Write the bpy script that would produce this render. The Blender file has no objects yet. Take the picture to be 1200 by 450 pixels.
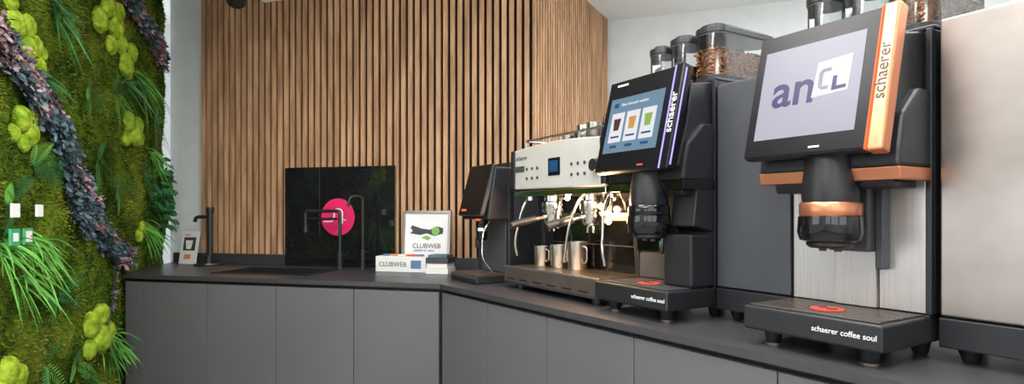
import bpy, bmesh, math, random
from mathutils import Vector, Matrix, noise
random.seed(7)
scene = bpy.context.scene
coll = scene.collection
scene.view_settings.view_transform = 'Standard'
CAMH = 1.25
CT = 0.928         # counter top height
MZ = 0.921         # datum of machine bodies
CEIL = 2.69
D = math.radians
C = Vector((-0.33, 2.68, 0))
TH_R = D(-59.3); TH_B = D(-14.3); TH_M = D(-75.9); TH_C = D(-55.5)

# ------------------------------------------------------------ materials
def srgb(r, g, b):
    f = lambda c: (c/255/12.92) if c/255 <= 0.04045 else ((c/255+0.055)/1.055)**2.4
    return (f(r), f(g), f(b), 1)
def mat(name, col, rough=0.5, metal=0.0, var=0.06, scale=8.0, bump=0.0, bscale=80.0, stretch=(1,1,1), emis=None, estr=0, coat=0.0, col2=None, spec=None):
    m = bpy.data.materials.new(name); m.use_nodes = True
    nt = m.node_tree; N = nt.nodes; L = nt.links
    b = N['Principled BSDF']
    tc = N.new('ShaderNodeTexCoord'); mp = N.new('ShaderNodeMapping'); mp.inputs['Scale'].default_value = stretch
    L.new(tc.outputs['Object'], mp.inputs['Vector'])
    nz = N.new('ShaderNodeTexNoise'); nz.inputs['Scale'].default_value = scale; nz.inputs['Detail'].default_value = 4
    L.new(mp.outputs['Vector'], nz.inputs['Vector'])
    rp = N.new('ShaderNodeValToRGB')
    c1 = [max(0, c*(1-var*2)) for c in col[:3]]+[1]
    c2 = list(col2) if col2 else [min(1, c*(1+var*2)) for c in col[:3]]+[1]
    rp.color_ramp.elements[0].position = 0.3; rp.color_ramp.elements[1].position = 0.7
    rp.color_ramp.elements[0].color = c1; rp.color_ramp.elements[1].color = c2
    L.new(nz.outputs['Fac'], rp.inputs['Fac']); L.new(rp.outputs['Color'], b.inputs['Base Color'])
    b.inputs['Roughness'].default_value = rough; b.inputs['Metallic'].default_value = metal
    if spec is not None: b.inputs['Specular IOR Level'].default_value = spec
    if coat: b.inputs['Coat Weight'].default_value = coat
    if emis: b.inputs['Emission Color'].default_value = emis; b.inputs['Emission Strength'].default_value = estr
    if bump:
        n2 = N.new('ShaderNodeTexNoise'); n2.inputs['Scale'].default_value = bscale; n2.inputs['Detail'].default_value = 3
        L.new(mp.outputs['Vector'], n2.inputs['Vector'])
        bp = N.new('ShaderNodeBump'); bp.inputs['Strength'].default_value = bump; bp.inputs['Distance'].default_value = 0.01
        L.new(n2.outputs['Fac'], bp.inputs['Height']); L.new(bp.outputs['Normal'], b.inputs['Normal'])
    return m
def screen(name, col, estr=0.9):
    return mat(name, srgb(12,12,14), 0.3, var=0.0, emis=srgb(*col), estr=estr, spec=0.2)
def clear_plastic(name, tint=(0.95,0.97,0.98,1), fac=0.16):
    m = bpy.data.materials.new(name); m.use_nodes = True
    nt = m.node_tree; N = nt.nodes; L = nt.links
    for n in list(N): N.remove(n)
    o = N.new('ShaderNodeOutputMaterial'); t = N.new('ShaderNodeBsdfTransparent'); t.inputs['Color'].default_value = tint
    g = N.new('ShaderNodeBsdfGlossy'); g.inputs['Roughness'].default_value = 0.08
    fr = N.new('ShaderNodeFresnel'); fr.inputs['IOR'].default_value = 1.45
    ad = N.new('ShaderNodeMath'); ad.operation = 'ADD'; ad.inputs[1].default_value = fac*0.3
    mx = N.new('ShaderNodeMixShader')
    L.new(fr.outputs[0], ad.inputs[0]); L.new(ad.outputs[0], mx.inputs[0]); L.new(t.outputs[0], mx.inputs[1]); L.new(g.outputs[0], mx.inputs[2]); L.new(mx.outputs[0], o.inputs[0])
    return m
M = {}
M['white_wall'] = mat('white_plaster', srgb(228,232,232), 0.8, var=0.02, bump=0.05)
M['ceil'] = mat('ceiling_paint', srgb(243,245,244), 0.9, var=0.01)
M['floor'] = mat('floor_vinyl', srgb(140,136,130), 0.45, var=0.06)
M['cab'] = mat('cabinet_laminate', srgb(93,92,95), 0.5, var=0.02, scale=3)
M['top'] = mat('countertop_laminate', srgb(60,59,62), 0.34, var=0.03, scale=30)
M['groove'] = mat('recess_black', srgb(18,18,19), 0.6)
M['wood'] = mat('oak_slat', srgb(170,129,95), 0.6, var=0.12, scale=9, stretch=(3,3,0.35), bump=0.1, bscale=60, col2=srgb(208,166,128), spec=0.2)
M['felt'] = mat('black_felt', srgb(24,21,19), 0.95, spec=0.1)
M['black'] = mat('black_plastic', srgb(32,33,36), 0.36, var=0.04)
M['gloss'] = mat('black_gloss', srgb(14,14,17), 0.08, var=0.04, coat=0.4)
M['bezel'] = mat('screen_bezel_black', srgb(16,16,19), 0.3, var=0.03, spec=0.22)
M['satin'] = mat('dark_grey_panel', srgb(64,66,70), 0.42, var=0.03)
M['steel'] = mat('brushed_steel', srgb(202,194,184), 0.28, 1.0, var=0.03, scale=5, stretch=(60,60,1), bump=0.04, bscale=20)
M['steelv'] = mat('brushed_steel_panel', srgb(158,148,140), 0.34, 0.95, var=0.10, scale=2.2, stretch=(1,1,1.6), col2=srgb(192,183,175), bump=0.02, bscale=300)
M['splash'] = mat('splash_steel_light', srgb(186,182,178), 0.34, 0.65, var=0.05, scale=5, stretch=(40,40,1))
M['chrome'] = mat('chrome', srgb(228,226,222), 0.10, 1.0, var=0.02)
M['copper'] = mat('copper_trim', srgb(212,140,104), 0.3, 0.8, var=0.03)
M['panelwhite'] = mat('white_silver_panel', srgb(214,211,205), 0.30, 0.35, var=0.02)
M['white'] = mat('white_print', srgb(235,235,235), 0.6, var=0.01)
M['paper'] = mat('paper_card', srgb(225,225,220), 0.7, var=0.02)
M['red'] = mat('red_emblem', srgb(225,66,36), 0.5)
M['pink'] = mat('pink_emblem', srgb(232,40,104), 0.45, var=0.02)
M['bean'] = mat('coffee_bean', srgb(142,92,56), 0.4, var=0.35, scale=60)
M['clear'] = clear_plastic('clear_hopper_plastic')
M['disp'] = screen('display_lilac', (206,204,220), .82)
M['dispw'] = screen('display_white', (244,244,248))
M['dispt'] = screen('display_purple', (84,76,134))
M['dispb'] = screen('display_blue', (120,152,176), .85)
M['dispd'] = screen('display_dark_blue', (30,84,130))
M['dispg'] = screen('display_green', (150,190,90))
M['dispo'] = screen('display_orange', (226,160,90))
M['dispn'] = screen('display_brown', (90,60,45))
M['badge'] = mat('green_badge', srgb(130,180,80), 0.5)
M['glowp'] = screen('led_purple', (165,150,245), 1.8)
M['glowo'] = screen('led_orange', (245,100,40), 1.6)
M['warm'] = screen('warm_glint_glow', (255,200,130), 60)  # glow standing in for LED reflections in the chrome
M['grate'] = mat('drip_grate_steel', srgb(132,120,112), 0.35, 0.8, var=0.05)
M['glassb'] = mat('black_glass', srgb(24,25,28), 0.03, var=0.0, coat=0.5)
M['signg'] = mat('green_sign', srgb(60,160,110), 0.5)
M['frame'] = mat('window_frame', srgb(60,62,66), 0.4)
M['blue'] = mat('blue_card', srgb(90,120,160), 0.6)
M['tan'] = mat('orange_card', srgb(220,140,90), 0.6)
M['moss'] = mat('moss_base', srgb(52,78,18), 0.95, var=0.4, scale=5, bump=0.9, bscale=120, col2=srgb(112,132,36), spec=0.1)
M['tuftA'] = mat('moss_tuft_green', srgb(78,114,26), 0.9, var=0.3, scale=4, col2=srgb(124,150,42), spec=0.1)
M['tuftB'] = mat('moss_tuft_olive', srgb(116,124,46), 0.9, var=0.25, scale=4, spec=0.1)
M['tuftC'] = mat('moss_tuft_dark', srgb(42,72,22), 0.9, var=0.25, scale=4, spec=0.1)
M['lime'] = mat('lime_cushion_moss', srgb(128,174,30), 0.9, var=0.2, scale=25, bump=1.0, bscale=160, col2=srgb(190,216,74), spec=0.1)
M['leafG'] = mat('leaf_green', srgb(98,166,68), 0.55, var=0.15)
M['leafD'] = mat('leaf_dark_green', srgb(46,108,56), 0.5, var=0.2)
M['leafT'] = mat('leaf_teal_grey', srgb(84,108,116), 0.65, var=0.2)
M['leafP'] = mat('leaf_burgundy', srgb(108,78,84), 0.65, var=0.2)
M['leafN'] = mat('leaf_dark_slate', srgb(50,66,76), 0.65, var=0.2)
M['leafR'] = mat('leaf_rose_grey', srgb(172,144,146), 0.65, var=0.15)

# ------------------------------------------------------------ helpers
def empty(name, loc=(0,0,0), rz=0.0, parent=None, rx=0.0):
    e = bpy.data.objects.new(name, None); e.empty_display_size = 0.05
    e.location = loc; e.rotation_euler = (rx, 0, rz)
    if parent: e.parent = parent
    coll.objects.link(e); return e
def at(theta, x, y, z=0.0, org=C):
    c, s = math.cos(theta), math.sin(theta)
    return (org.x + c*x - s*y, org.y + s*x + c*y, z)
def mesh(name, parent, verts, faces, m, bevel=0, smooth=False, mids=None, recalc=True, segs=2):
    me = bpy.data.meshes.new(name); me.from_pydata([tuple(v) for v in verts], [], faces)
    ms = m if isinstance(m, (list, tuple)) else [m]
    for k in ms: me.materials.append(M[k] if isinstance(k, str) else k)
    if mids: me.polygons.foreach_set('material_index', mids)
    if recalc:
        bm = bmesh.new(); bm.from_mesh(me); bmesh.ops.recalc_face_normals(bm, faces=bm.faces); bm.to_mesh(me); bm.free()
    o = bpy.data.objects.new(name, me); coll.objects.link(o)
    if parent: o.parent = parent
    if smooth:
        for p in me.polygons: p.use_smooth = True
    if bevel:
        b = o.modifiers.new('bevel', 'BEVEL'); b.width = bevel; b.segments = segs; b.limit_method = 'ANGLE'; b.angle_limit = D(35)
    return o
def bx(x0,x1,y0,y1,z0,z1):
    v = [(x0,y0,z0),(x1,y0,z0),(x1,y1,z0),(x0,y1,z0),(x0,y0,z1),(x1,y0,z1),(x1,y1,z1),(x0,y1,z1)]
    f = [(0,3,2,1),(4,5,6,7),(0,1,5,4),(1,2,6,5),(2,3,7,6),(3,0,4,7)]
    return v, f
def box(name, parent, x0,x1,y0,y1,z0,z1, m, bevel=0.003, segs=2):
    v, f = bx(x0,x1,y0,y1,z0,z1); return mesh(name, parent, v, f, m, bevel, segs=segs)
def boxes(name, parent, lst, m, bevel=0.0):
    V=[];F=[]
    for b in lst:
        v,f=bx(*b); o=len(V); V+=v; F+=[tuple(i+o for i in q) for q in f]
    return mesh(name,parent,V,F,m,bevel)
def prism(name, parent, pts, axis, a0, a1, m, bevel=0.003, smooth=False):
    n=len(pts); V=[]
    for a in (a0,a1):
        for p in pts:
            V.append({'x':(a,p[0],p[1]),'y':(p[0],a,p[1]),'z':(p[0],p[1],a)}[axis])
    F=[tuple(range(n)), tuple(range(2*n-1,n-1,-1))]
    for i in range(n):
        j=(i+1)%n; F.append((i,j,n+j,n+i))
    return mesh(name,parent,V,F,m,bevel,smooth)
def lathe(name, parent, prof, c, m, seg=40, axis='z', smooth=True):
    V=[];F=[]
    for (r,h) in prof:
        for i in range(seg):
            a=2*math.pi*i/seg; p=(r*math.cos(a), r*math.sin(a), h)
            if axis=='y': p=(p[0],h,p[1])
            if axis=='x': p=(h,p[0],p[1])
            V.append((c[0]+p[0],c[1]+p[1],c[2]+p[2]))
    n=len(prof)
    for k in range(n-1):
        for i in range(seg):
            j=(i+1)%seg; F.append((k*seg+i,k*seg+j,(k+1)*seg+j,(k+1)*seg+i))
    F.append(tuple(range(seg))); F.append(tuple(range((n-1)*seg,n*seg)))
    o=mesh(name,parent,V,F,m,0,smooth)
    e=o.modifiers.new('es','EDGE_SPLIT'); e.split_angle=D(40)
    return o
def cyl(name,parent,c,r,h,m,axis='z',r2=None,seg=32):
    return lathe(name,parent,[(r,0),(r if r2 is None else r2,h)],c,m,seg,axis)
def tube(name, parent, pts, r, m, smooth_bends=0.03):
    P=[Vector(p) for p in pts]; out=[P[0]]
    for i in range(1,len(P)-1):
        a,b,c=P[i-1],P[i],P[i+1]
        ra=min(smooth_bends,(a-b).length*0.48); rc=min(smooth_bends,(c-b).length*0.48)
        s=b+(a-b).normalized()*ra; e=b+(c-b).normalized()*rc
        for k in range(7):
            t=k/6; out.append(s*(1-t)**2+b*2*t*(1-t)+e*t*t)
    out.append(P[-1])
    cu=bpy.data.curves.new(name,'CURVE'); cu.dimensions='3D'; cu.bevel_depth=r; cu.bevel_resolution=4; cu.use_fill_caps=True
    sp=cu.splines.new('POLY'); sp.points.add(len(out)-1)
    for i,p in enumerate(out): sp.points[i].co=(p.x,p.y,p.z,1)
    sp.use_smooth=True
    cu.materials.append(M[m]); o=bpy.data.objects.new(name,cu); coll.objects.link(o)
    if parent: o.parent=parent
    return o
def text(name,parent,s,size,loc,m,rot=(90,0,0),align='LEFT',ext=0.0004,bold=0.0):
    cu=bpy.data.curves.new(name,'FONT'); cu.body=s; cu.size=size; cu.extrude=ext; cu.align_x=align; cu.offset=bold
    cu.materials.append(M[m]); o=bpy.data.objects.new(name,cu); coll.objects.link(o)
    o.location=loc; o.rotation_euler=tuple(D(a) for a in rot)
    if parent: o.parent=parent
    return o
def stadium(x0,x1,y0,y1,r,n=8):
    pts=[]
    for (cx,cy,a0) in ((x1-r,y0+r,-90),(x1-r,y1-r,0),(x0+r,y1-r,90),(x0+r,y0+r,180)):
        for k in range(n+1):
            a=D(a0+90*k/n); pts.append((cx+r*math.cos(a),cy+r*math.sin(a)))
    return pts

# ------------------------------------------------------------ room
def wall_seg(name, p, q, z0, z1, th, m, parent=None):
    p=Vector(p); q=Vector(q); d=(q-p).normalized(); n=Vector((-d.y,d.x))*th
    pts=[tuple(p),tuple(q),tuple(q+n),tuple(p+n)]
    return prism(name,parent,pts,'z',z0,z1,m,0)
WB = 0.70   # wall distance behind back run front edge
cor = Vector((0.105,3.276)); far = Vector((0.711,4.42))
v=cor-Vector((C.x,C.y)); cx = v.x*math.cos(TH_B)+v.y*math.sin(TH_B)
wall_seg('wall_back', at(TH_B,-2.19,WB+.02)[:2], at(TH_B,cx-0.03,WB+.02)[:2], 0, CEIL, 0.1, 'white_wall')
dd=(far-cor).normalized(); nn=Vector((-dd.y,dd.x))
wall_seg('wall_side', (cor+nn*0.02+dd*0.03), (far+nn*0.02), 0, CEIL, 0.06, 'white_wall')
wd=Vector((1.19,-0.44)).normalized(); wend=far+wd*3.2
wall_seg('wall_north', far-wd*0.08, wend, 0, CEIL, 0.1, 'white_wall')
wall_seg('wall_east', (wend.x,wend.y), (wend.x,-3.5), 0, CEIL, 0.1, 'white_wall')
ws=empty('wall_south')
x0,x1=-4.5,wend.x
piers=[(x0,x0+.5,-3.6,-3.5,.8,2.35),(x0+2.6,x0+2.9,-3.6,-3.5,.8,2.35),(x0+5.1,x0+5.4,-3.6,-3.5,.8,2.35),(x1-.4,x1,-3.6,-3.5,.8,2.35)]
boxes('wall_mass',ws,[(x0,x1,-3.6,-3.5,0,.8),(x0,x1,-3.6,-3.5,2.35,CEIL)]+piers,'white_wall')
for i,(a,b) in enumerate(((x0+.5,x0+2.6),(x0+2.9,x0+5.1),(x0+5.4,x1-.4))):
    w=empty('window_%d'%(i+1))
    boxes('frame',w,[(a,b,-3.56,-3.52,.8,.86),(a,b,-3.56,-3.52,2.29,2.35),(a,a+.06,-3.56,-3.52,.86,2.29),(b-.06,b,-3.56,-3.52,.86,2.29),((a+b)/2-.03,(a+b)/2+.03,-3.56,-3.52,.86,2.29)],'frame')
boxes('wall_west',None,[(-4.6,-4.5,-3.5,-1.0,0,CEIL),(-4.6,-4.5,-1.0,1.6,0,.8),(-4.6,-4.5,-1.0,1.6,2.35,CEIL),(-4.6,-4.5,1.6,4.6,0,CEIL)],'white_wall',0)
w=empty('window_4'); boxes('frame',w,[(-4.56,-4.52,-1,1.6,.8,.86),(-4.56,-4.52,-1,1.6,2.29,2.35),(-4.56,-4.52,-1,-.94,.86,2.29),(-4.56,-4.52,1.54,1.6,.86,2.29),(-4.56,-4.52,.27,.33,.86,2.29)],'frame')
box('wall_northwest',None,-4.5,-2.3,4.5,4.6,0,CEIL,'white_wall',0)
box('floor',None,-4.6,4.2,-3.6,4.7,-0.05,0,'floor',0)
box('ceiling',None,-4.6,4.2,-3.6,4.8,CEIL,CEIL+.06,'ceil',0)

def slats(name, origin, theta, L, per, w, z0, z1):
    e=empty(name,(origin.x,origin.y,0),theta)
    box('backing',e,0,L,-0.006,0.0,z0,z1,'felt',0)
    lst=[]; n=int(L/per)
    for i in range(n):
        a=per*i+(per-w)/2; lst.append((a,a+w,-0.022,-0.006,z0,z1))
    boxes('slats',e,lst,'wood',0)
    return e
Lleft = 2.19
o1=Vector(at(TH_B,cx-Lleft,WB)[:2])
slats('slat_wall_panel',o1,TH_B,Lleft,0.0438,0.0265,0.995,CEIL)
slats('slat_wall_panel',cor,math.atan2(dd.y,dd.x),(far-cor).length,0.036,0.0235,0.995,CEIL)
box('upstand', empty('trim_1',(C.x,C.y,0),TH_B), -2.12,cx-0.0,0.672,0.697,CT+.001,0.994,'top',0.001)

# ------------------------------------------------------------ counter
cb=empty('kitchen_counter',(C.x,C.y,0),TH_B)
T=0.022
hx0,hx1,hy0,hy1=-1.36,-0.80,.17,.47
def edgeL(y): return -1.785-0.365*y/0.685
REL=TH_C-TH_B
m45=math.tan(-REL/2)
pl=[(edgeL(0),0),(hx0,0),(hx0,.695),(edgeL(.695),.695)]
prism('top_left',cb,pl,'z',CT-T,CT,'top',0)
boxes('top_mid',cb,[(hx0,hx1,0,hy0,CT-T,CT),(hx0,hx1,hy1,.695,CT-T,CT)],'top')
prism('top_right',cb,[(hx1,0),(0,0),(.695*m45,.695),(hx1,.695)],'z',CT-T,CT,'top',0)
c45,s45=math.cos(REL),math.sin(REL)
def r2b(s,d): return (c45*s-s45*d, s45*s+c45*d)
RL=3.0
prism('top_run',cb,[r2b(0,0),r2b(RL,0),r2b(RL,.92),r2b(.0,.92),(0.3,.78),(.695*m45,.695)],'z',CT-T,CT,'top',0)
prism('carcass_back',cb,[(edgeL(.03)+.0,.035),(0.015,.035),(.2,.6),(edgeL(.6),.6)],'z',.1,CT-.19,'groove',0)
boxes('carcass_rail',cb,[(-1.80,.005,.035,.12,CT-.20,CT-T)],'groove')
prism('carcass_run',cb,[r2b(0.02,.035),r2b(RL-.02,.035),r2b(RL-.02,.88),r2b(.05,.88)],'z',.1,CT-T-.001,'groove',0)
prism('plinth_back',cb,[(edgeL(.07),.07),(0.03,.07),(.2,.5),(edgeL(.5),.5)],'z',0,.1,'groove',0)
prism('plinth_run',cb,[r2b(0.04,.07),r2b(RL-.05,.07),r2b(RL-.05,.85),r2b(.05,.85)],'z',0,.1,'groove',0)
DZ=CT-T-.017
seams=[-1.785,-1.683,-1.271,-.863,-.439,-.006]
for i in range(len(seams)-1):
    box('door_front_%d'%i,cb,seams[i]+.0018,seams[i+1]-.0018,.010,.034,.1,DZ,'cab',.001)
rs=[.006,.396,.781,1.191,1.634,2.06,2.5,2.98]
cr=empty('run_doors',(0,0,0),REL,parent=cb)
for i in range(len(rs)-1):
    box('run_door_%d'%i,cr,rs[i]+.0018,rs[i+1]-.0018,.010,.034,.1,DZ,'cab',.001)
boxes('sink_rim',cb,[(hx0-.012,hx1+.012,hy0-.012,hy0+.006,CT+.0005,CT+.005),(hx0-.012,hx1+.012,hy1-.006,hy1+.012,CT+.0005,CT+.005),(hx0-.012,hx0+.006,hy0,hy1,CT+.0005,CT+.005),(hx1-.006,hx1+.012,hy0,hy1,CT+.0005,CT+.005)],'black')
boxes('sink_basin',cb,[(hx0+.001,hx1-.001,hy0+.001,hy1-.001,CT-.18,CT-.17),(hx0+.001,hx0+.006,hy0+.001,hy1-.001,CT-.18,CT+.001),(hx1-.006,hx1-.001,hy0+.001,hy1-.001,CT-.18,CT+.001),(hx0+.001,hx1-.001,hy0+.001,hy0+.006,CT-.18,CT+.001),(hx0+.001,hx1-.001,hy1-.006,hy1-.001,CT-.18,CT+.001)],'black')

gp=empty('black_glass_splashback',(C.x,C.y,0),TH_B)
box('panel_a',gp,-1.27,-1.03,.655,.663,CT+.001,1.53,'glassb',.001)
box('panel_b',gp,-1.028,-.533,.655,.663,CT+.001,1.53,'glassb',.001)
cyl('emblem',gp,(-.906,.6545,1.228),.112,-.0015,'pink',axis='y',seg=64)
tube('emblem_line_1',gp,[(-1.0,.652,1.20),(-.93,.652,1.20),(-.93,.652,1.275),(-.875,.652,1.275),(-.875,.652,1.19)],.0045,'white',.03)
tube('emblem_line_2',gp,[(-.90,.652,1.125),(-.90,.652,1.21),(-.85,.652,1.21)],.0045,'white',.03)
def faucet(name,x,y,h,reach,drop,r):
    f=empty(name,at(TH_B,x,y,CT),TH_B)
    cyl('base',f,(0,0,.001),.026,.012,'black'); cyl('body',f,(0,0,.01),.017,.09,'black')
    tube('spout',f,[(0,0,.08),(0,0,h),(-reach,0,h),(-reach,0,h-drop)],r,'black',.02)
    tube('lever',f,[(0,0,.07),(.035,-.01,.07),(.06,-.012,.10)],.006,'black',.01)
    tube('brace',f,[(-.02,0,h-.045),(-reach+.0,0,h-.045)],r*.7,'black',.01)
    cyl('nozzle',f,(-reach,0,h-drop-.015),r*1.3,.03,'black')
    return f
faucet('kitchen_faucet',-.819,.53,.335,.225,.11,.010)
f3=empty('filter_water_tap',at(TH_B,-.69,.56,CT),TH_B)
cyl('base',f3,(0,0,.001),.022,.012,'black'); cyl('body',f3,(0,0,.01),.014,.10,'black')
tube('spout',f3,[(0,0,.09),(0,0,.42),(-.05,-.06,.42),(-.055,-.065,.36)],.008,'black',.03)
tube('lever',f3,[(0,0,.09),(.04,0,.10)],.005,'black',.01)
f2=empty('hot_water_tap',at(TH_B,-1.744,.56,CT),TH_B)
cyl('base_plate',f2,(0,0,.001),.085,.010,'black'); cyl('collar',f2,(0,0,.012),.024,.05,'black')
cyl('post',f2,(0.01,0,.06),.017,.30,'black'); tube('spout',f2,[(0.01,0,.30),(-.075,-.02,.30),(-.085,-.02,.27)],.011,'black',.02)
cyl('knob',f2,(.01,0,.325),.023,.035,'black')
cyl('base_ring',f2,(0,0,.011),.07,.002,'chrome')

ls=empty('leaflet',at(TH_B,-1.93,.585,CT+.002),TH_B,rx=D(-10))
box('card',ls,-.065,.065,0,.004,0,.21,'paper',0)
box('photo_dark',ls,-.045,.045,-.0012,.0,.085,.17,'satin',0)
prism('photo_cup',ls,[(-.02,.095),(.015,.095),(.025,.15),(-.03,.15)],'y',-.002,-.0013,'paper',0)
box('photo_accent',ls,-.03,.02,-.002,-.001,.03,.06,'tan',0)
text('caption',ls,'coffee',.02,(-.045,-.001,.178),'red')

wb=empty('tea_box',at(TH_B,-.402,.45,CT+.001),TH_B)
box('carton',wb,-.15,.15,0,.12,0,.085,'paper',.002)
text('carton_text',wb,'CLUBWEB',.036,(-.13,-.001,.030),'satin')
box('carton_badge',wb,.06,.12,-.001,0,.02,.065,'blue',0)
for i,(a,k) in enumerate(((-.12,'blue'),(-.08,'tan'),(-.03,'paper'),(.02,'red'),(.07,'blue'))):
    box('sachet_%d'%i,wb,a,a+.04,.03,.07,.085,.094,k,.001)
pf=empty('picture_frame',at(TH_B,-.325,.61,CT+.004),TH_B,rx=D(-5))
box('print',pf,-.13,.13,.004,.010,.01,.325,'white',0)
boxes('moulding',pf,[(-.145,.145,-.004,.014,0,.016),(-.145,.145,-.004,.014,.319,.335),(-.145,-.13,-.004,.014,.016,.319),(.13,.145,-.004,.014,.016,.319)],'steel',.001)
prism('print_motif',pf,[(-.10,.235),(-.09,.25),(-.03,.232),(.02,.225),(.06,.245),(.10,.235),(.10,.205),(.05,.19),(0,.205),(-.04,.195),(-.10,.205),(-.085,.22)],'y',.0015,.004,'satin',0)
cyl('print_badge',pf,(.055,.0035,.218),.024,-.003,'badge',axis='y'); prism('print_leaf',pf,[(-.03,.18),(.01,.165),(.03,.18),(.0,.192)],'y',.001,.004,'badge',0)
text('print_text',pf,'CLUBWEB',.038,(-.085,.002,.120),'satin'); text('print_text2',pf,'KAFFEE MIT SEELE',.016,(-.075,.002,.100),'satin')
br_=empty('brochure_stack',at(TH_B,-.235,.40,CT+.001),TH_B)
boxes('sheets',br_,[(0,.125,0,.12,0,.03),(.005,.12,.005,.115,.031,.055)],'paper',.001)
box('cover',br_,.0,.125,0,.12,.056,.085,'satin',.001)
box('top_card',br_,.01,.115,.01,.11,.086,.10,'leafT',.001)

# ------------------------------------------------------------ fully automatic coffee machine
def bean_mass(name,parent,x0,x1,y0,y1,z0,z1,n):
    V=[];F=[]
    t=bmesh.new(); bmesh.ops.create_icosphere(t,subdivisions=1,radius=1); bv=[v.co.copy() for v in t.verts]; bf=[tuple(v.index for v in f.verts) for f in t.faces]; t.free()
    for i in range(n):
        c=Vector((random.uniform(x0,x1),random.uniform(y0,y1),random.uniform(z0,z1)))
        R=Matrix.Rotation(random.uniform(0,6.28),3,'Z')@Matrix.Rotation(random.uniform(0,3.14),3,'X')
        o=len(V)
        for q in bv: V.append(c+R@Vector((q.x*.0068,q.y*.0048,q.z*.0038)))
        F+=[tuple(k+o for k in f) for f in bf]
    return mesh(name,parent,V,F,'bean',0,True,recalc=False)
def hopper(e,tag,x0,x1,y0,y1,z0,z1,beans):
    r=min((x1-x0)/2-.001,.045)
    prism(tag+'_base',e,stadium(x0-.002,x1+.002,y0-.002,y1+.002,r),'z',z0,z0+.014,'black',.001)
    P=stadium(x0,x1,y0,y1,r); n=len(P); V=[(p[0],p[1],z0+.014) for p in P]+[(p[0],p[1],z1-.022) for p in P]
    mesh(tag+'_shell',e,V,[(i,(i+1)%n,n+(i+1)%n,n+i) for i in range(n)],'clear',0,True)
    prism(tag+'_lid',e,stadium(x0-.003,x1+.003,y0-.003,y1+.003,r+.002),'z',z1-.026,z1-.006,'black',.002)
    prism(tag+'_lid_top',e,stadium(x0+.012,x1-.012,y0+.012,y1-.012,r-.013),'z',z1-.006,z1+.004,'black',.002)
    prism(tag+'_rim',e,stadium(x0-.001,x1+.001,y0-.001,y1+.001,r),'z',z1-.030,z1-.027,'satin',0)
    if beans:
        h=beans; zz=z0+.014
        prism(tag+'_fill',e,stadium(x0+.008,x1-.008,y0+.008,y1-.008,r-.008),'z',zz,zz+h-.008,'bean',0)
        bean_mass(tag+'_beans',e,x0+.009,x1-.009,y0+.009,y1-.009,zz+h-.014,zz+h+.003,500)
        bean_mass(tag+'_beans_f',e,x0+.02,x1-.02,y0+.005,y0+.009,zz,zz+h,110)
        bean_mass(tag+'_beans_s',e,x1-.009,x1-.006,y0+.03,y1-.03,zz,zz+h,260)
def keylock(e,x,y,z,keys):
    cyl('lock',e,(x,y,z),.010,-.008,'chrome',axis='y')
    if keys:
        box('key_bit',e,x-.002,x+.002,y-.03,y-.008,z-.004,z+.004,'chrome',.001)
        tube('key_ring',e,[(x+.012*math.cos(a),y-.03,z-.014+.012*math.sin(a)) for a in [k*math.pi/8 for k in range(17)]],.0014,'chrome',.001)
        box('key_1',e,x-.009,x+.004,y-.034,y-.031,z-.065,z-.024,'chrome',.002); box('key_2',e,x+.006,x+.016,y-.029,y-.026,z-.055,z-.022,'chrome',.002)
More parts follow.
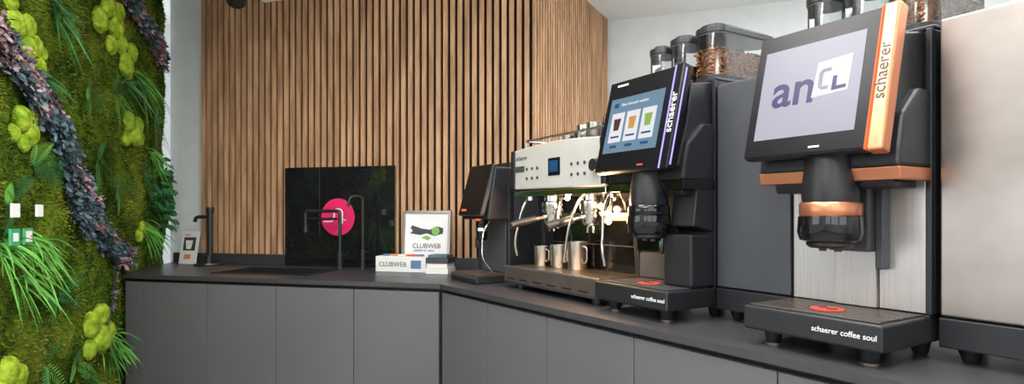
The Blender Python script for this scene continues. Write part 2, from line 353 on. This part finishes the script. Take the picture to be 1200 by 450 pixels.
def auto_machine(name,s0,d0,kind):
    W=.33; e=empty(name,at(TH_R,s0,d0,MZ),TH_R)
    trim='copper' if kind=='A' else 'gloss'
    for i,(x,y) in enumerate(((.05,.05),(.28,.05),(.05,.26),(.28,.26),(.05,.55),(.28,.55))):
        lathe('foot_%d'%i,e,[(.014,.0075),(.017,.012),(.024,.052)],(x,y,0),'black')
        if y<.1: lathe('foot_ring_%d'%i,e,[(.019,.0075),(.019,.013)],(x,y,0),'grate')
    box('drip_tray',e,0,W,0,.20,.045,.103,'black',.006,3)
    box('tray_inset',e,.012,W-.012,.014,.195,.1032,.1045,'groove',0)
    boxes('tray_grate',e,[(.014+i*.0101,.014+i*.0101+.0062,.016,.193,.1045,.1062) for i in range(30)]+[(.012,W-.012,.014,.018,.1045,.1068),(.012,W-.012,.1,.104,.1045,.1066)],'grate' if kind=='A' else 'satin')
    cyl('tray_emblem',e,(.165,.085,.1068),.036,.0014,'red'); tube('tray_emblem_line',e,[(.145,.085,.109),(.158,.097,.109),(.172,.075,.109),(.186,.09,.109)],.002,'black',.01)
    text('tray_text',e,'schaerer coffee soul',.0172,(W-.150,-.0006,.069),'white')
    box('base_block',e,.004,W-.004,.2,.58,.045,.106,'black',.003)
    box('body',e,0,W,.215,.60,.106,.735,'black',.004)
    prism('side_rib',e,[(.2,.106),(.215,.106),(.215,.735),(.2,.735)],'x',W-.012,W,'black',.002)
    if kind=='A':
        box('splash_left',e,.004,.118,.2,.215,.108,.45,'splash',.0015)
        box('splash_mid',e,.121,.218,.190,.215,.108,.45,'splash',.0015)
        box('splash_right',e,.221,W-.012,.2,.215,.108,.45,'splash',.0015)
        box('spout_column',e,.125,.225,.150,.19,.24,.45,'satin',.006)
        box('cable_duct',e,.226,.246,.17,.2,.20,.45,'satin',.004)
    else:
        box('splash_left',e,.004,.15,.2,.215,.108,.45,'satin',.0015)
        box('splash_right',e,.153,W-.012,.2,.215,.108,.45,'satin',.0015)
        box('door_panel',e,.215,W-.001,.10,.2,.108,.265,'black',.006)
        prism('door_upper',e,[(.11,.29),(.2,.27),(.2,.43),(.13,.43)],'x',.235,W-.001,'black',.005)
        box('spout_column',e,.125,.225,.150,.2,.24,.45,'black',.006)
        box('milk_head',e,.09,.21,.10,.19,.20,.30,'gloss',.012,3)
    prism('head',e,[(.06,.47),(.215,.43),(.215,.735),(.12,.72),(.10,.60)],'x',.02,W-.02,'black',.005)
    prism('head_block_right',e,[(.065,.428),(.2,.428),(.2,.60),(.15,.60),(.085,.54),(.07,.47)],'x',.203,W,'black',.008)
    prism('band_right',e,[(.070,.400),(.2,.400),(.2,.428),(.064,.428)],'x',.202,W+.001,trim,.003)
    prism('head_block_left',e,[(.055,.428),(.2,.428),(.2,.50),(.06,.47)],'x',.006,.128,'black',.006)
    prism('band_left',e,[(.060,.400),(.2,.400),(.2,.428),(.054,.428)],'x',.005,.129,trim,.003)
    prism('nozzle_left',e,[(.09,.378),(.18,.378),(.18,.400),(.08,.400)],'x',.03,.11,'black',.004)
    prism('nozzle_right',e,[(.09,.384),(.18,.384),(.18,.400),(.08,.400)],'x',.235,.31,'black',.004)
    c=(.178,.075,0)
    lathe('spout_upper',e,[(.058,.352),(.060,.365),(.058,.405),(.048,.47)],c,'black')
    lathe('spout_band',e,[(.0625,.322),(.065,.326),(.065,.350),(.0625,.354)],c,trim)
    lathe('spout_lower',e,[(.050,.262),(.064,.268),(.069,.285),(.067,.322)],c,'gloss')
    lathe('spout_lip',e,[(.042,.250),(.050,.256),(.050,.264)],c,'black')
    for i in (-1,1): lathe('outlet_%d'%i,e,[(.008,.242),(.010,.262)],(c[0]+i*.018,c[1],0),'satin',16)
    s=empty('screen',(0,0,.462),0,e,rx=D(-13.5)); H=.317
    box('screen_shell',s,0,W-.036,.003,.030,0,H,'black',.005,3)
    box('screen_glass',s,.002,W-.037,0,.0035,.003,H-.003,'bezel',.001)
    box('screen_strip',s,W-.034,W,-.001,.034,-.004,H+.004,trim if kind=='A' else 'bezel',.006,3)
    box('screen_led',s,W-.0365,W-.0335,-.0015,.02,0,H,'glowo' if kind=='A' else 'glowp',0)
    if kind=='B': box('strip_led',s,W-.002,W+.0006,.006,.012,.01,H-.01,'glowp',0)
    text('strip_text',s,'schaerer',.036,(W-.009,-.0018,.105),'white' if kind=='B' else 'black',rot=(90,-90,0))
    x0,x1,z0,z1=.024,W-.062,.045,.272
    if kind=='A':
        box('display',s,x0,x1,-.0012,0,z0,z1,'disp',0)
        text('display_text',s,'an',.120,(x0+.034,-.0016,z0+.080),'dispt',ext=.0006,bold=.0016)
        prism('display_card',s,[(.160,z0+.088),(.243,z0+.094),(.246,z0+.178),(.167,z0+.172)],'y',-.0024,-.0016,'dispw',0)
        tube('display_text_s',s,[(.200,-.003,z0+.150),(.178,-.003,z0+.150),(.178,-.003,z0+.108),(.196,-.003,z0+.108)],.004,'disp',.012)
        prism('display_card_inner',s,[(.206,z0+.098),(.238,z0+.100),(.238,z0+.108),(.216,z0+.107),(.216,z0+.132),(.207,z0+.131)],'y',-.003,-.0025,'dispt',0)
        box('screen_button',s,.17,.195,-.001,0,.014,.018,'white',0)
    else:
        box('display',s,x0,x1,-.0012,0,z0+.02,z1-.02,'dispb',0)
        for i in range(3):
            a=x0+.018+i*.072
            box('card_%d'%i,s,a,a+.060,-.002,-.0012,z0+.055,z0+.155,'dispw',0)
            prism('cup_%d'%i,s,[(a+.018,z0+.095),(a+.042,z0+.095),(a+.047,z0+.135),(a+.013,z0+.135)],'y',-.0026,-.002,('dispn','dispo','dispg')[i],0)
            box('label_%d'%i,s,a+.010,a+.05,-.0026,-.002,z0+.070,z0+.076,'dispd',0)
            box('button_%d'%i,s,a+.014,a+.046,-.0026,-.0012,z0+.036,z0+.044,'dispd',0)
        text('display_title',s,'Bitte Getraenk waehlen',.013,(x0+.055,-.0018,z0+.178),'dispw')
        box('title_icon',s,x0+.02,x0+.04,-.002,-.0012,z0+.175,z0+.19,'dispd',0)
        box('screen_button',s,.20,.225,-.001,0,.014,.018,'glowo',0)
        box('top_label',s,.04,.09,-.001,0,.295,.301,'white',0)
    keylock(e,.277,.214,.70,kind=='B')
    box('body_cap',e,-.001,W+.001,.21,.60,.735,.745,'black',.003)
    hopper(e,'hopper_small',.012,.088,.222,.33,.746,.905,.02)
    hopper(e,'hopper_mid',.105,.197,.222,.36,.746,.915,.05)
    hopper(e,'hopper_large',.215,.32,.222,.52,.746,.92,.085)
    return e
auto_machine('coffee_machine',1.506,.158,'A')
auto_machine('coffee_machine',.920,.158,'B')

def cooler(name,s0,W,frontm,top):
    e=empty(name,at(TH_R,s0,.36,MZ),TH_R)
    for i,(x,y) in enumerate(((.04,.05),(W-.04,.05),(.04,.40),(W-.04,.40))): lathe('foot_%d'%i,e,[(.013,.0075),(.015,.012),(.028,.045)],(x,y,0),'black')
    box('base',e,0,W,.0,.45,.04,.104,'black',.003)
    box('cabinet',e,0,W,.012,.45,.104,top,'black',.003)
    box('door_panel',e,.003,W-.003,0,.012,.108,top-.004,frontm,.004,3)
    return e
cooler('milk_cooler',1.254,.248,'satin',.72)
cooler('milk_cooler',1.848,.36,'steelv',.752)

# ------------------------------------------------------------ espresso machine
def espresso():
    W=.64; e=empty('espresso_machine',at(TH_R,.245,.20,MZ),TH_R)
    for i,(x,y) in enumerate(((.06,.05),(.58,.05),(.06,.42),(.58,.42))): cyl('foot_%d'%i,e,(x,y,.0075),.022,.024,'black')
    box('base',e,0,W,.008,.46,.028,.09,'black',.005)
    box('tray_lip',e,-.002,W+.002,0,.014,.03,.104,'satin',.005)
    box('tray_lip_strip',e,.004,W-.004,-.002,.0,.040,.098,'grate',0)
    boxes('tray_lip_vents',e,[(.03+i*.1,.09+i*.1,-.003,-.002,.048,.054) for i in range(6)],'groove')
    box('tray_floor',e,.006,W-.006,.014,.24,.088,.094,'groove',0)
    boxes('drip_grate',e,[(.01+i*.0124,.01+i*.0124+.008,.016,.235,.096,.101) for i in range(50)]+[(.008,W-.008,.014,.02,.094,.101),(.008,W-.008,.12,.126,.094,.101),(.008,W-.008,.23,.236,.094,.101)],'steel')
    box('backsplash',e,.02,W-.02,.24,.26,.09,.40,'gloss',.002)
    boxes('backsplash_trim',e,[(.03,W-.03,.237,.24,.20,.205),(.03,W-.03,.237,.24,.30,.33)],'steel')
    box('rear_body',e,.01,W-.01,.26,.46,.09,.585,'black',.004)
    for i,x in enumerate((.0,W-.03)):
        prism('side_cheek_%d'%i,e,[(.20,.09),(.46,.09),(.46,.60),(.03,.60),(.035,.43),(.17,.40)],'x',x,x+.03,'black',.006)
    prism('head',e,[(.075,.40),(.30,.40),(.30,.595),(.06,.595)],'x',.01,W-.01,'black',.004)
    n=14
    pts=[(0.0,.44),(.012,.432),(W-.012,.424),(W,.43),(W,.58),(W-.02,.60)]
    for k in range(1,n):
        t=k/n; x=(W-.02)+(.02-(W-.02))*t; pts.append((x,.60+.014*math.sin(math.pi*t)))
    pts+=[(.02,.60),(0,.58)]
    prism('front_panel',e,pts,'y',.038,.062,'panelwhite',.005)
    box('front_lower_lip',e,.01,W-.01,.045,.10,.400,.424,'chrome',.003)
    box('front_edge_left',e,-.004,.004,.034,.064,.44,.585,'black',.002)
    box('control_display',e,.285,.365,.035,.039,.478,.548,'bezel',.002); box('control_display_lit',e,.297,.353,.033,.0352,.492,.537,'dispd',0)
    text('panel_logo',e,'schaerer',.026,(.035,.0372,.556),'satin')
    boxes('button_frame',e,[(.03,.105,.036,.038,.505,.530)],'satin')
    for i,x in enumerate((.125,.165,.205,.44,.48,.52)):
        for j,z in enumerate((.475,.515)):
            cyl('button_%d_%d'%(i,j),e,(x,.038,z),.0065,-.003,'satin',axis='y',seg=20)
    lathe('steam_knob',e,[(.022,-.02),(.024,0)],(.59,.036,.50),'black',28,'y')
    box('cup_tray',e,.01,W-.01,.07,.46,.595,.606,'satin',.003)
    tube('cup_rail',e,[(.02,.45,.645),(.02,.09,.645),(W-.02,.09,.645),(W-.02,.45,.645)],.005,'chrome',.03)
    for i,x in enumerate((.02,.22,.42,.62)): cyl('rail_post_%d'%i,e,(x,.09 if 0<i<3 else .1,.605),.004,.04,'chrome',seg=12)
    for i,(x,y,r,h,m) in enumerate(((.34,.18,.036,.075,'chrome'),(.42,.17,.038,.075,'steel'),(.49,.2,.038,.10,'chrome'),(.56,.16,.036,.075,'chrome'),(.40,.27,.038,.11,'black'),(.50,.30,.04,.13,'steel'),(.27,.22,.035,.055,'black'),(.59,.26,.036,.14,'black'),(.20,.2,.03,.05,'steel'))):
        lathe('top_cup_%d'%i,e,[(r*.7,0),(r*.85,.006),(r,h),(r*.92,h),(r*.75,.01)],(x,y,.607),m,24)
        if i in (2,5): tube('top_pitcher_handle_%d'%i,e,[(x+r,y,.607+h*.9),(x+r+.025,y,.607+h*.8),(x+r+.02,y,.607+h*.3),(x+r*.8,y,.607+h*.2)],.004,'chrome',.01)
    for i,x in enumerate((.19,.45)):
        lathe('group_%d'%i,e,[(.043,.335),(.046,.34),(.046,.375),(.036,.38),(.036,.41)],(x,.125,0),'chrome')
        lathe('portafilter_%d'%i,e,[(.030,.285),(.037,.295),(.040,.335)],(x,.125,0),'chrome')
        tube('handle_neck_%d'%i,e,[(x,.09,.315),(x-.012,.04,.305)],.009,'chrome')
        tube('handle_%d'%i,e,[(x-.012,.045,.306),(x-.03,-.045,.285),(x-.032,-.06,.278)],.0155,'black',.02)
        tube('spout_%d'%i,e,[(x-.018,.12,.255),(x-.014,.12,.285),(x+.014,.12,.285),(x+.018,.12,.255)],.006,'chrome',.01)
    for i,(x,y,z) in enumerate(((.535,.10,.355),(.575,.10,.33),(.555,.12,.30),(.30,.12,.392))):  # glowing bulbs and arms added in place of LED glints on chrome
        lathe('glint_bulb_%d'%i,e,[(.003,z-.011),(.010,z-.005),(.010,z+.005),(.003,z+.011)],(x,y,0),'warm',16)
        tube('glint_bulb_arm_%d'%i,e,[(x,y,z+.008),(x,y+.01,z+.03),(x,y+.02,.41)],.004,'chrome',.01)
    for i,(x,dx) in enumerate(((.055,-.03),(.60,.02))):
        tube('steam_wand_%d'%i,e,[(x,.10,.41),(x,.06,.36),(x+dx,.035,.20),(x+dx,.05,.145)],.0058,'chrome',.04)
        cyl('wand_joint_%d'%i,e,(x,.10,.385),.016,.03,'chrome')
    tube('steam_wand_mid',e,[(.49,.08,.41),(.49,.03,.38),(.47,.0,.28),(.43,.01,.15)],.0058,'chrome',.06)
    tube('water_spout',e,[(.32,.10,.41),(.32,.06,.36),(.32,.06,.27)],.006,'chrome',.03)
    for i,(x,y,r,h) in enumerate(((.085,.14,.034,.085),(.185,.16,.038,.095),(.30,.17,.042,.112))):
        lathe('steel_cup_%d'%i,e,[(r*.86,0),(r*.92,.004),(r,h),(r*.95,h),(r*.86,.008)],(x,y,.1015),'steel',28)
        tube('cup_handle_%d'%i,e,[(x+r*.95,y,.1015+h*.85),(x+r+.022,y,.1015+h*.8),(x+r+.02,y,.1015+h*.3),(x+r*.9,y,.1015+h*.25)],.0035,'steel',.01)
    return e
em=espresso()
for i,(x,y,en) in enumerate(((.555,.06,8.0),(.30,.10,2.0))):
    l=bpy.data.lights.new('group_light','POINT'); l.energy=en; l.color=(1,.58,.28); l.shadow_soft_size=.012
    o=bpy.data.objects.new('group_light_%d'%i,l); o.location=(x,y,.345); o.parent=em; coll.objects.link(o)

def small_machine():
    e=empty('compact_coffee_machine',at(TH_R,-.16,.13,MZ),TH_R); W=.27
    box('tray',e,.0,W,0,.17,.008,.045,'black',.005); boxes('tray_bars',e,[(.012+i*.0125,.019+i*.0125,.01,.16,.045,.048) for i in range(20)],'grate')
    box('tray_edge',e,.004,W-.004,-.002,0,.03,.042,'grate',0)
    box('body',e,.0,W,.17,.50,.008,.545,'black',.006)
    box('splash',e,.02,W-.02,.165,.17,.05,.30,'satin',.001)
    prism('head',e,[(.06,.30),(.17,.30),(.17,.545),(.10,.545),(.075,.40)],'x',0,W,'black',.006)
    s=empty('screen',(0,.03,.32),0,e,rx=D(-16)); box('screen_shell',s,.02,W-.02,0,.02,0,.25,'black',.004); box('screen_glass',s,.025,W-.025,-.002,0,.005,.245,'bezel',.001)
    box('screen_lights',s,.05,.10,-.003,-.002,.02,.03,'glowo',0)
    box('side_strip',s,W-.02,W-.016,.002,.018,.01,.23,'satin',0)
    lathe('spout',e,[(.022,.20),(.028,.21),(.030,.30)],(W/2,.10,0),'gloss'); lathe('spout_ring',e,[(.031,.245),(.031,.26)],(W/2,.10,0),'chrome')
    box('orange_light',e,.16,.20,.055,.06,.295,.303,'glowo',0)
    prism('hopper',e,stadium(.03,W-.03,.2,.4,.03),'z',.545,.572,'black',.003)
    tube('milk_tube',e,[(W-.05,.10,.30),(W-.05,.06,.24),(W-.04,.05,.12),(W-.03,.10,.06)],.004,'chrome',.04)
    boxes('side_vents',e,[(W,W+.001,.24+i*.02,.25+i*.02,.12,.26) for i in range(6)],'groove')
    box('side_panel',e,W,W+.002,.20,.48,.30,.50,'satin',.001)
    return e
small_machine()
gb=empty('bean_grinder',at(TH_R,-.345,.375,CT+.001),TH_R)
box('housing',gb,0,.12,.0,.12,0,.27,'black',.008,3); box('chute',gb,.03,.09,-.035,0,.14,.20,'black',.006); box('dial',gb,.03,.09,-.003,0,.225,.25,'chrome',.002)
prism('lid',gb,stadium(.005,.115,.005,.115,.03),'z',.27,.315,'black',.003)

# ------------------------------------------------------------ spotlights
sp=empty('track_spotlight',(-1.53,3.2,0))
cyl('stem',sp,(0,0,2.44),.008,CEIL-2.44,'black')
o=lathe('head',sp,[(.045,0),(.05,.01),(.05,.13),(.03,.15)],(0,0,0),'black'); o.rotation_euler=(D(60),0,D(30)); o.location=(.02,.02,2.40)
box('ceiling_canopy',sp,-.06,.06,-.03,.03,CEIL-.02,CEIL-.0005,'black',.003)
sp=empty('track_spotlight',(-1.28,3.2,0))
cyl('stem',sp,(0,0,2.46),.008,CEIL-2.46,'white')
o=lathe('head',sp,[(.035,0),(.04,.01),(.04,.16),(.03,.17)],(0,0,0),'white'); o.rotation_euler=(0,D(82),0); o.location=(-.08,.0,2.435)
box('ceiling_canopy',sp,-.06,.06,-.03,.03,CEIL-.02,CEIL-.0005,'white',.003)

# ------------------------------------------------------------ moss wall
M0=Vector((-2.25,3.876,0))
mw=empty('living_moss_wall',(M0.x,M0.y,0),TH_M)
ML=1.98
prism('wall_partition',None,[at(TH_M,0.0,-.16,org=M0)[:2],at(TH_M,ML,-.16,org=M0)[:2],at(TH_M,ML,-.06,org=M0)[:2],at(TH_M,0.0,-.06,org=M0)[:2]],'z',0,CEIL,'white_wall',0)
def mh(x,z):
    p=Vector((x*3.2,z*3.2,1.7)); a=noise.noise(p)*.022+noise.noise(p*3.1)*.014+noise.noise(p*9)*.008
    return -.030+a
nx,nz_=190,230
V=[];F=[]
for j in range(nz_+1):
    for i in range(nx+1):
        x=.005+(ML-.005)*i/nx; z=.02+(CEIL-.03)*j/nz_
        V.append((x,mh(x,z)+noise.noise(Vector((x*60,z*60,0)))*.006,z))
for j in range(nz_):
    for i in range(nx):
        a=j*(nx+1)+i; F.append((a,a+1,a+nx+2,a+nx+1))
mesh('moss_bed',mw,V,F,'moss',0,True)
V=[];F=[];mi=[]
for k in range(56000):
    x=random.uniform(.01,ML-.005); z=random.uniform(.15,CEIL-.03)
    y=mh(x,z)-.003; b=noise.noise(Vector((x*5,z*5,5)))*1.3+random.uniform(-.3,.3)
    L=random.uniform(.008,.019); w=random.uniform(.002,.0045)
    d=Vector((random.uniform(-.8,.8),1,random.uniform(-1.0,.6))).normalized()*L
    s=Vector((random.uniform(-1,1),random.uniform(-.3,.3),random.uniform(-1,1))).normalized()*w
    p=Vector((x,y,z)); o0=len(V); V+=[p-s,p+s,p+d+s*.4,p+d-s*.4]; F.append((o0,o0+1,o0+2,o0+3))
    mi.append(0 if b>-.12 and b<.3 else (1 if b>=.3 else 2))
mesh('moss_fuzz',mw,V,F,['tuftA','tuftB','tuftC'],0,False,mi,False)
t=bmesh.new(); bmesh.ops.create_icosphere(t,subdivisions=4,radius=1); sv=[v.co.copy() for v in t.verts]; sf=[tuple(v.index for v in f.verts) for f in t.faces]; t.free()
V=[];F=[]
cush=[ # x, z(rel camera), r
 (1.74,.70,.055),(1.66,.72,.045),(1.67,.63,.050),(1.59,.66,.046),(1.80,.62,.040),(1.76,.78,.040),(1.55,.59,.038),(1.52,.65,.03),
 (1.01,.95,.066),(.93,1.04,.062),(.85,.97,.070),(.78,.90,.062),(.73,.80,.066),(.89,.86,.050),(.66,.88,.055),(.80,1.06,.05),(.66,.77,.04),
 (1.69,.36,.050),(1.62,.31,.050),(1.66,.27,.038),(1.72,.30,.036),(1.60,.38,.038),
 (.68,.50,.058),(.60,.44,.065),(.54,.50,.050),(.68,.41,.045),(.50,.43,.045),
 (.46,-.09,.045),(.54,-.13,.04),
 (1.12,-.53,.066),(1.02,-.50,.062),(1.05,-.61,.070),(.96,-.59,.058),(1.14,-.64,.050),
 (1.78,-.58,.060),(1.70,-.62,.055),(1.84,-.65,.055),(1.74,-.68,.05)]
for (x,z,r) in cush:
    zz=CAMH+z; y=mh(x,zz)+r*.30; o0=len(V); sd=random.uniform(0,50)
    for q in sv:
        k=1+.09*noise.noise(q*2.2+Vector((sd,0,0)))+.06*noise.noise(q*7+Vector((0,sd,0)))+.05*noise.noise(q*18)
        V.append((x+q.x*r*k,y+q.y*r*.52*k,zz+q.z*r*k))
    F+=[tuple(i+o0 for i in f) for f in sf]
mesh('cushion_moss',mw,V,F,'lime',0,True,recalc=False)
LV=[];LF=[];LM=[]
mats=['leafG','leafD','leafT','leafP','leafN','leafR']
def leaf(p,d,L,w,m,droop=.3,up=None,K=5):
    d=d.normalized(); n=up or Vector((random.uniform(-.5,.5),1,random.uniform(-.5,.5)))
    s=d.cross(n).normalized(); n=s.cross(d).normalized(); o=len(LV)
    for k in range(K+1):
        t=k/K; ww=w*math.sin(math.pi*min(1,t*.92+.06))**.8; c=p+d*(L*t)-Vector((0,0,1))*(droop*L*t*t)
        LV.extend([c-s*ww, c-n*(-ww*.25), c+s*ww])
    for k in range(K):
        a=o+k*3; LF.append((a,a+1,a+4,a+3)); LF.append((a+1,a+2,a+5,a+4)); LM.extend([m,m])
def ribbon(pts,wid,n,palette,big=1.0):
    P=[Vector((x,0,CAMH+z)) for x,z in pts]
    for k in range(n):
        u=random.uniform(0,len(P)-1.001); i=int(u); f=u-i; c=P[i].lerp(P[i+1],f)
        c+=Vector((random.gauss(0,wid*.42),0,random.gauss(0,wid*.42)))
        c.x=min(c.x,ML-.02)
        c.y=mh(c.x,c.z)+random.uniform(.012,.06)
        pal=palette[0] if noise.noise(Vector((c.x*9,c.z*9,3)))>-.05 else palette[1]
        d=Vector((random.uniform(-1,1),random.uniform(.1,1.0),random.uniform(-1,.8)))
        leaf(c,d,random.uniform(.018,.034)*big,random.uniform(.006,.011)*big,random.choice(pal),.2)
T1=[2,2,4,2]; T2=[3,5,5,4]
ribbon([(1.93,.66),(1.868,.568),(1.765,.55),(1.615,.453),(1.50,.359),(1.38,.206),(1.25,.06),(1.12,-.02)],.056,2700,[T1,T2])
ribbon([(1.38,.2),(1.2,.02),(1.02,-.12),(.86,-.2),(.74,-.24)],.055,1800,[T1,[3,4,5]])
ribbon([(1.50,.40),(1.44,.28),(1.33,.06),(1.22,-.08)],.055,800,[[2,2,4],[2,4]])
ribbon([(.80,1.25),(.66,1.16),(.455,1.10),(.3,1.04),(.165,.94)],.062,1600,[[3,5,5],[4,2,2]])
ribbon([(1.85,.86),(1.78,.83),(1.74,.90)],.035,350,[T2,T1])
ribbon([(1.72,.52),(1.60,.50),(1.5,.40)],.05,350,[T2,[5,3,2]])
for k in range(120):
    t=k/119; c=Vector((.90-.05*math.sin(t*5)+.10*t+random.gauss(0,.008),0,CAMH-.2-.42*t)); c.y=mh(c.x,c.z)+.03
    leaf(c,Vector((random.uniform(-1,1),.5,random.uniform(-1,.3))),.028,.006,random.choice([3,4,2]),.3)
def grass(x,z,n,L,m,w=.0048,spread=1.0):
    for k in range(n):
        a=random.uniform(-1,1)*spread; p=Vector((x+random.gauss(0,.02),0,CAMH+z+random.gauss(0,.015))); p.y=mh(p.x,p.z)
        leaf(p,Vector((math.sin(a),.30+random.random()*.3,math.cos(a)*random.uniform(-.7,.4))),L*random.uniform(.6,1.1),w,m,.75,K=8)
for (x,z,n,L) in ((1.82,-.12,30,.20),(1.64,-.10,30,.18),(1.72,-.24,20,.18),(.55,.80,26,.22),(.36,.36,24,.18),(.44,-.08,34,.17),(.30,-.12,18,.15),(.92,-.62,28,.17),(.87,-.70,20,.15),(1.45,.88,18,.18),(.70,.70,16,.18),(1.55,.55,14,.14)):
    grass(x,z,n,L,0 if n>=20 else 1)
def fern(x,z,ang,L,m=1):
    b=Vector((x,0,CAMH+z)); b.y=mh(x,b.z)+.012; d=Vector((math.sin(ang),.28,math.cos(ang))).normalized(); sd=Vector((math.cos(ang),0,-math.sin(ang)))
    N=int(L/.011)
    for k in range(N):
        t=(k+1)/N; c=b+d*(L*t)-Vector((0,0,1))*L*.30*t*t; ll=L*.26*math.sin(math.pi*(t*.80+.18))
        for s in (-1,1): leaf(c,sd*s+d*.45,ll,.0026,m,.12,Vector((0,1,.1)),K=3)
for (x,z) in ((1.62,.18),(1.27,-.68),(.39,.68),(1.5,-.62),(.85,.62),(.75,.12),(1.72,.04),(1.15,.55),(.22,.55),(1.0,.25),(.45,.22),(1.40,-.35)):
    for k in range(5): fern(x,z,random.uniform(-2.8,2.8),random.uniform(.13,.20),random.choice([1,1,1,0]))
for k in range(200):
    c=Vector((.20+random.gauss(0,.065),0,CAMH+.10+random.gauss(0,.085))); c.y=mh(c.x,c.z)+random.uniform(.01,.07)
    leaf(c,Vector((random.uniform(-1,1),.6,random.uniform(-1,.5))),.050,.017,1,.3)
mesh('foliage',mw,LV,LF,mats,0,True,LM,False)
def sign(x,z,m,sz=.046):
    box('sign_%s_%d'%(m,int(x*100)),mw,x-sz/2,x+sz/2,.03,.038,CAMH+z-sz/2,CAMH+z+sz/2,m,.002)
sign(1.845,.01,'white',.05); sign(1.685,.01,'white',.046)
sign(1.850,-.085,'signg',.060); sign(1.765,-.085,'signg',.060)
box('sign_face',mw,1.745,1.785,.038,.0395,CAMH-.105,CAMH-.065,'paper',0); box('sign_face_b',mw,1.835,1.865,.038,.0395,CAMH-.10,CAMH-.07,'white',0)

# ------------------------------------------------------------ lights
def ceil_light(name,x,y,w,h,e,col=(1,.98,.95)):
    f=empty(name,(x,y,0))
    boxes('housing',f,[(-w/2-.02,w/2+.02,-h/2-.02,-h/2,CEIL-.03,CEIL-.001),(-w/2-.02,w/2+.02,h/2,h/2+.02,CEIL-.03,CEIL-.001),(-w/2-.02,-w/2,-h/2,h/2,CEIL-.03,CEIL-.001),(w/2,w/2+.02,-h/2,h/2,CEIL-.03,CEIL-.001)],'white')
    l=bpy.data.lights.new(name+'_lamp','AREA'); l.shape='RECTANGLE'; l.size=w; l.size_y=h; l.energy=e; l.color=col
    o=bpy.data.objects.new(name+'_lamp',l); o.location=(0,0,CEIL-.02); o.parent=f; coll.objects.link(o)
ceil_light('ceiling_light',-.4,1.5,1.4,.5,44)
ceil_light('ceiling_light',.6,.3,1.4,.5,40)
ceil_light('ceiling_light',-1.2,-.6,1.4,.5,36)
ceil_light('ceiling_light',1.9,2.6,1.0,.5,42)
ceil_light('ceiling_light',0.3,-2.2,1.8,.5,44)
for (x,y,e) in ((.9,.9,54),(-1.6,.3,34),(2.6,1.2,48)):  # added pendants, out of view, only to brighten the ceiling
    f=empty('ceiling_fill_pendant',(x,y,0))
    box('tray',f,-.5,.5,-.08,.08,2.10,2.14,'white',.004)
    for sx in (-.4,.4): cyl('cord_%d'%int(sx*10),f,(sx,0,2.14),.003,CEIL-2.14,'black',seg=8)
    l=bpy.data.lights.new('uplight','AREA'); l.shape='RECTANGLE'; l.size=.95; l.size_y=.12; l.energy=e
    o=bpy.data.objects.new('uplight',l); o.location=(0,0,2.15); o.rotation_euler=(math.pi,0,0); o.parent=f; coll.objects.link(o)
w=bpy.data.worlds.new('daylight'); scene.world=w; w.use_nodes=True
w.node_tree.nodes['Background'].inputs[0].default_value=(.90,.95,1,1); w.node_tree.nodes['Background'].inputs[1].default_value=3.0

cd=bpy.data.cameras.new('camera'); cam=bpy.data.objects.new('camera',cd); coll.objects.link(cam)
cam.location=(0,0,CAMH); cam.rotation_euler=(D(90),0,0); cd.sensor_width=36; cd.lens=20.7; cd.shift_y=25/1200; cd.clip_start=.02
scene.camera=cam
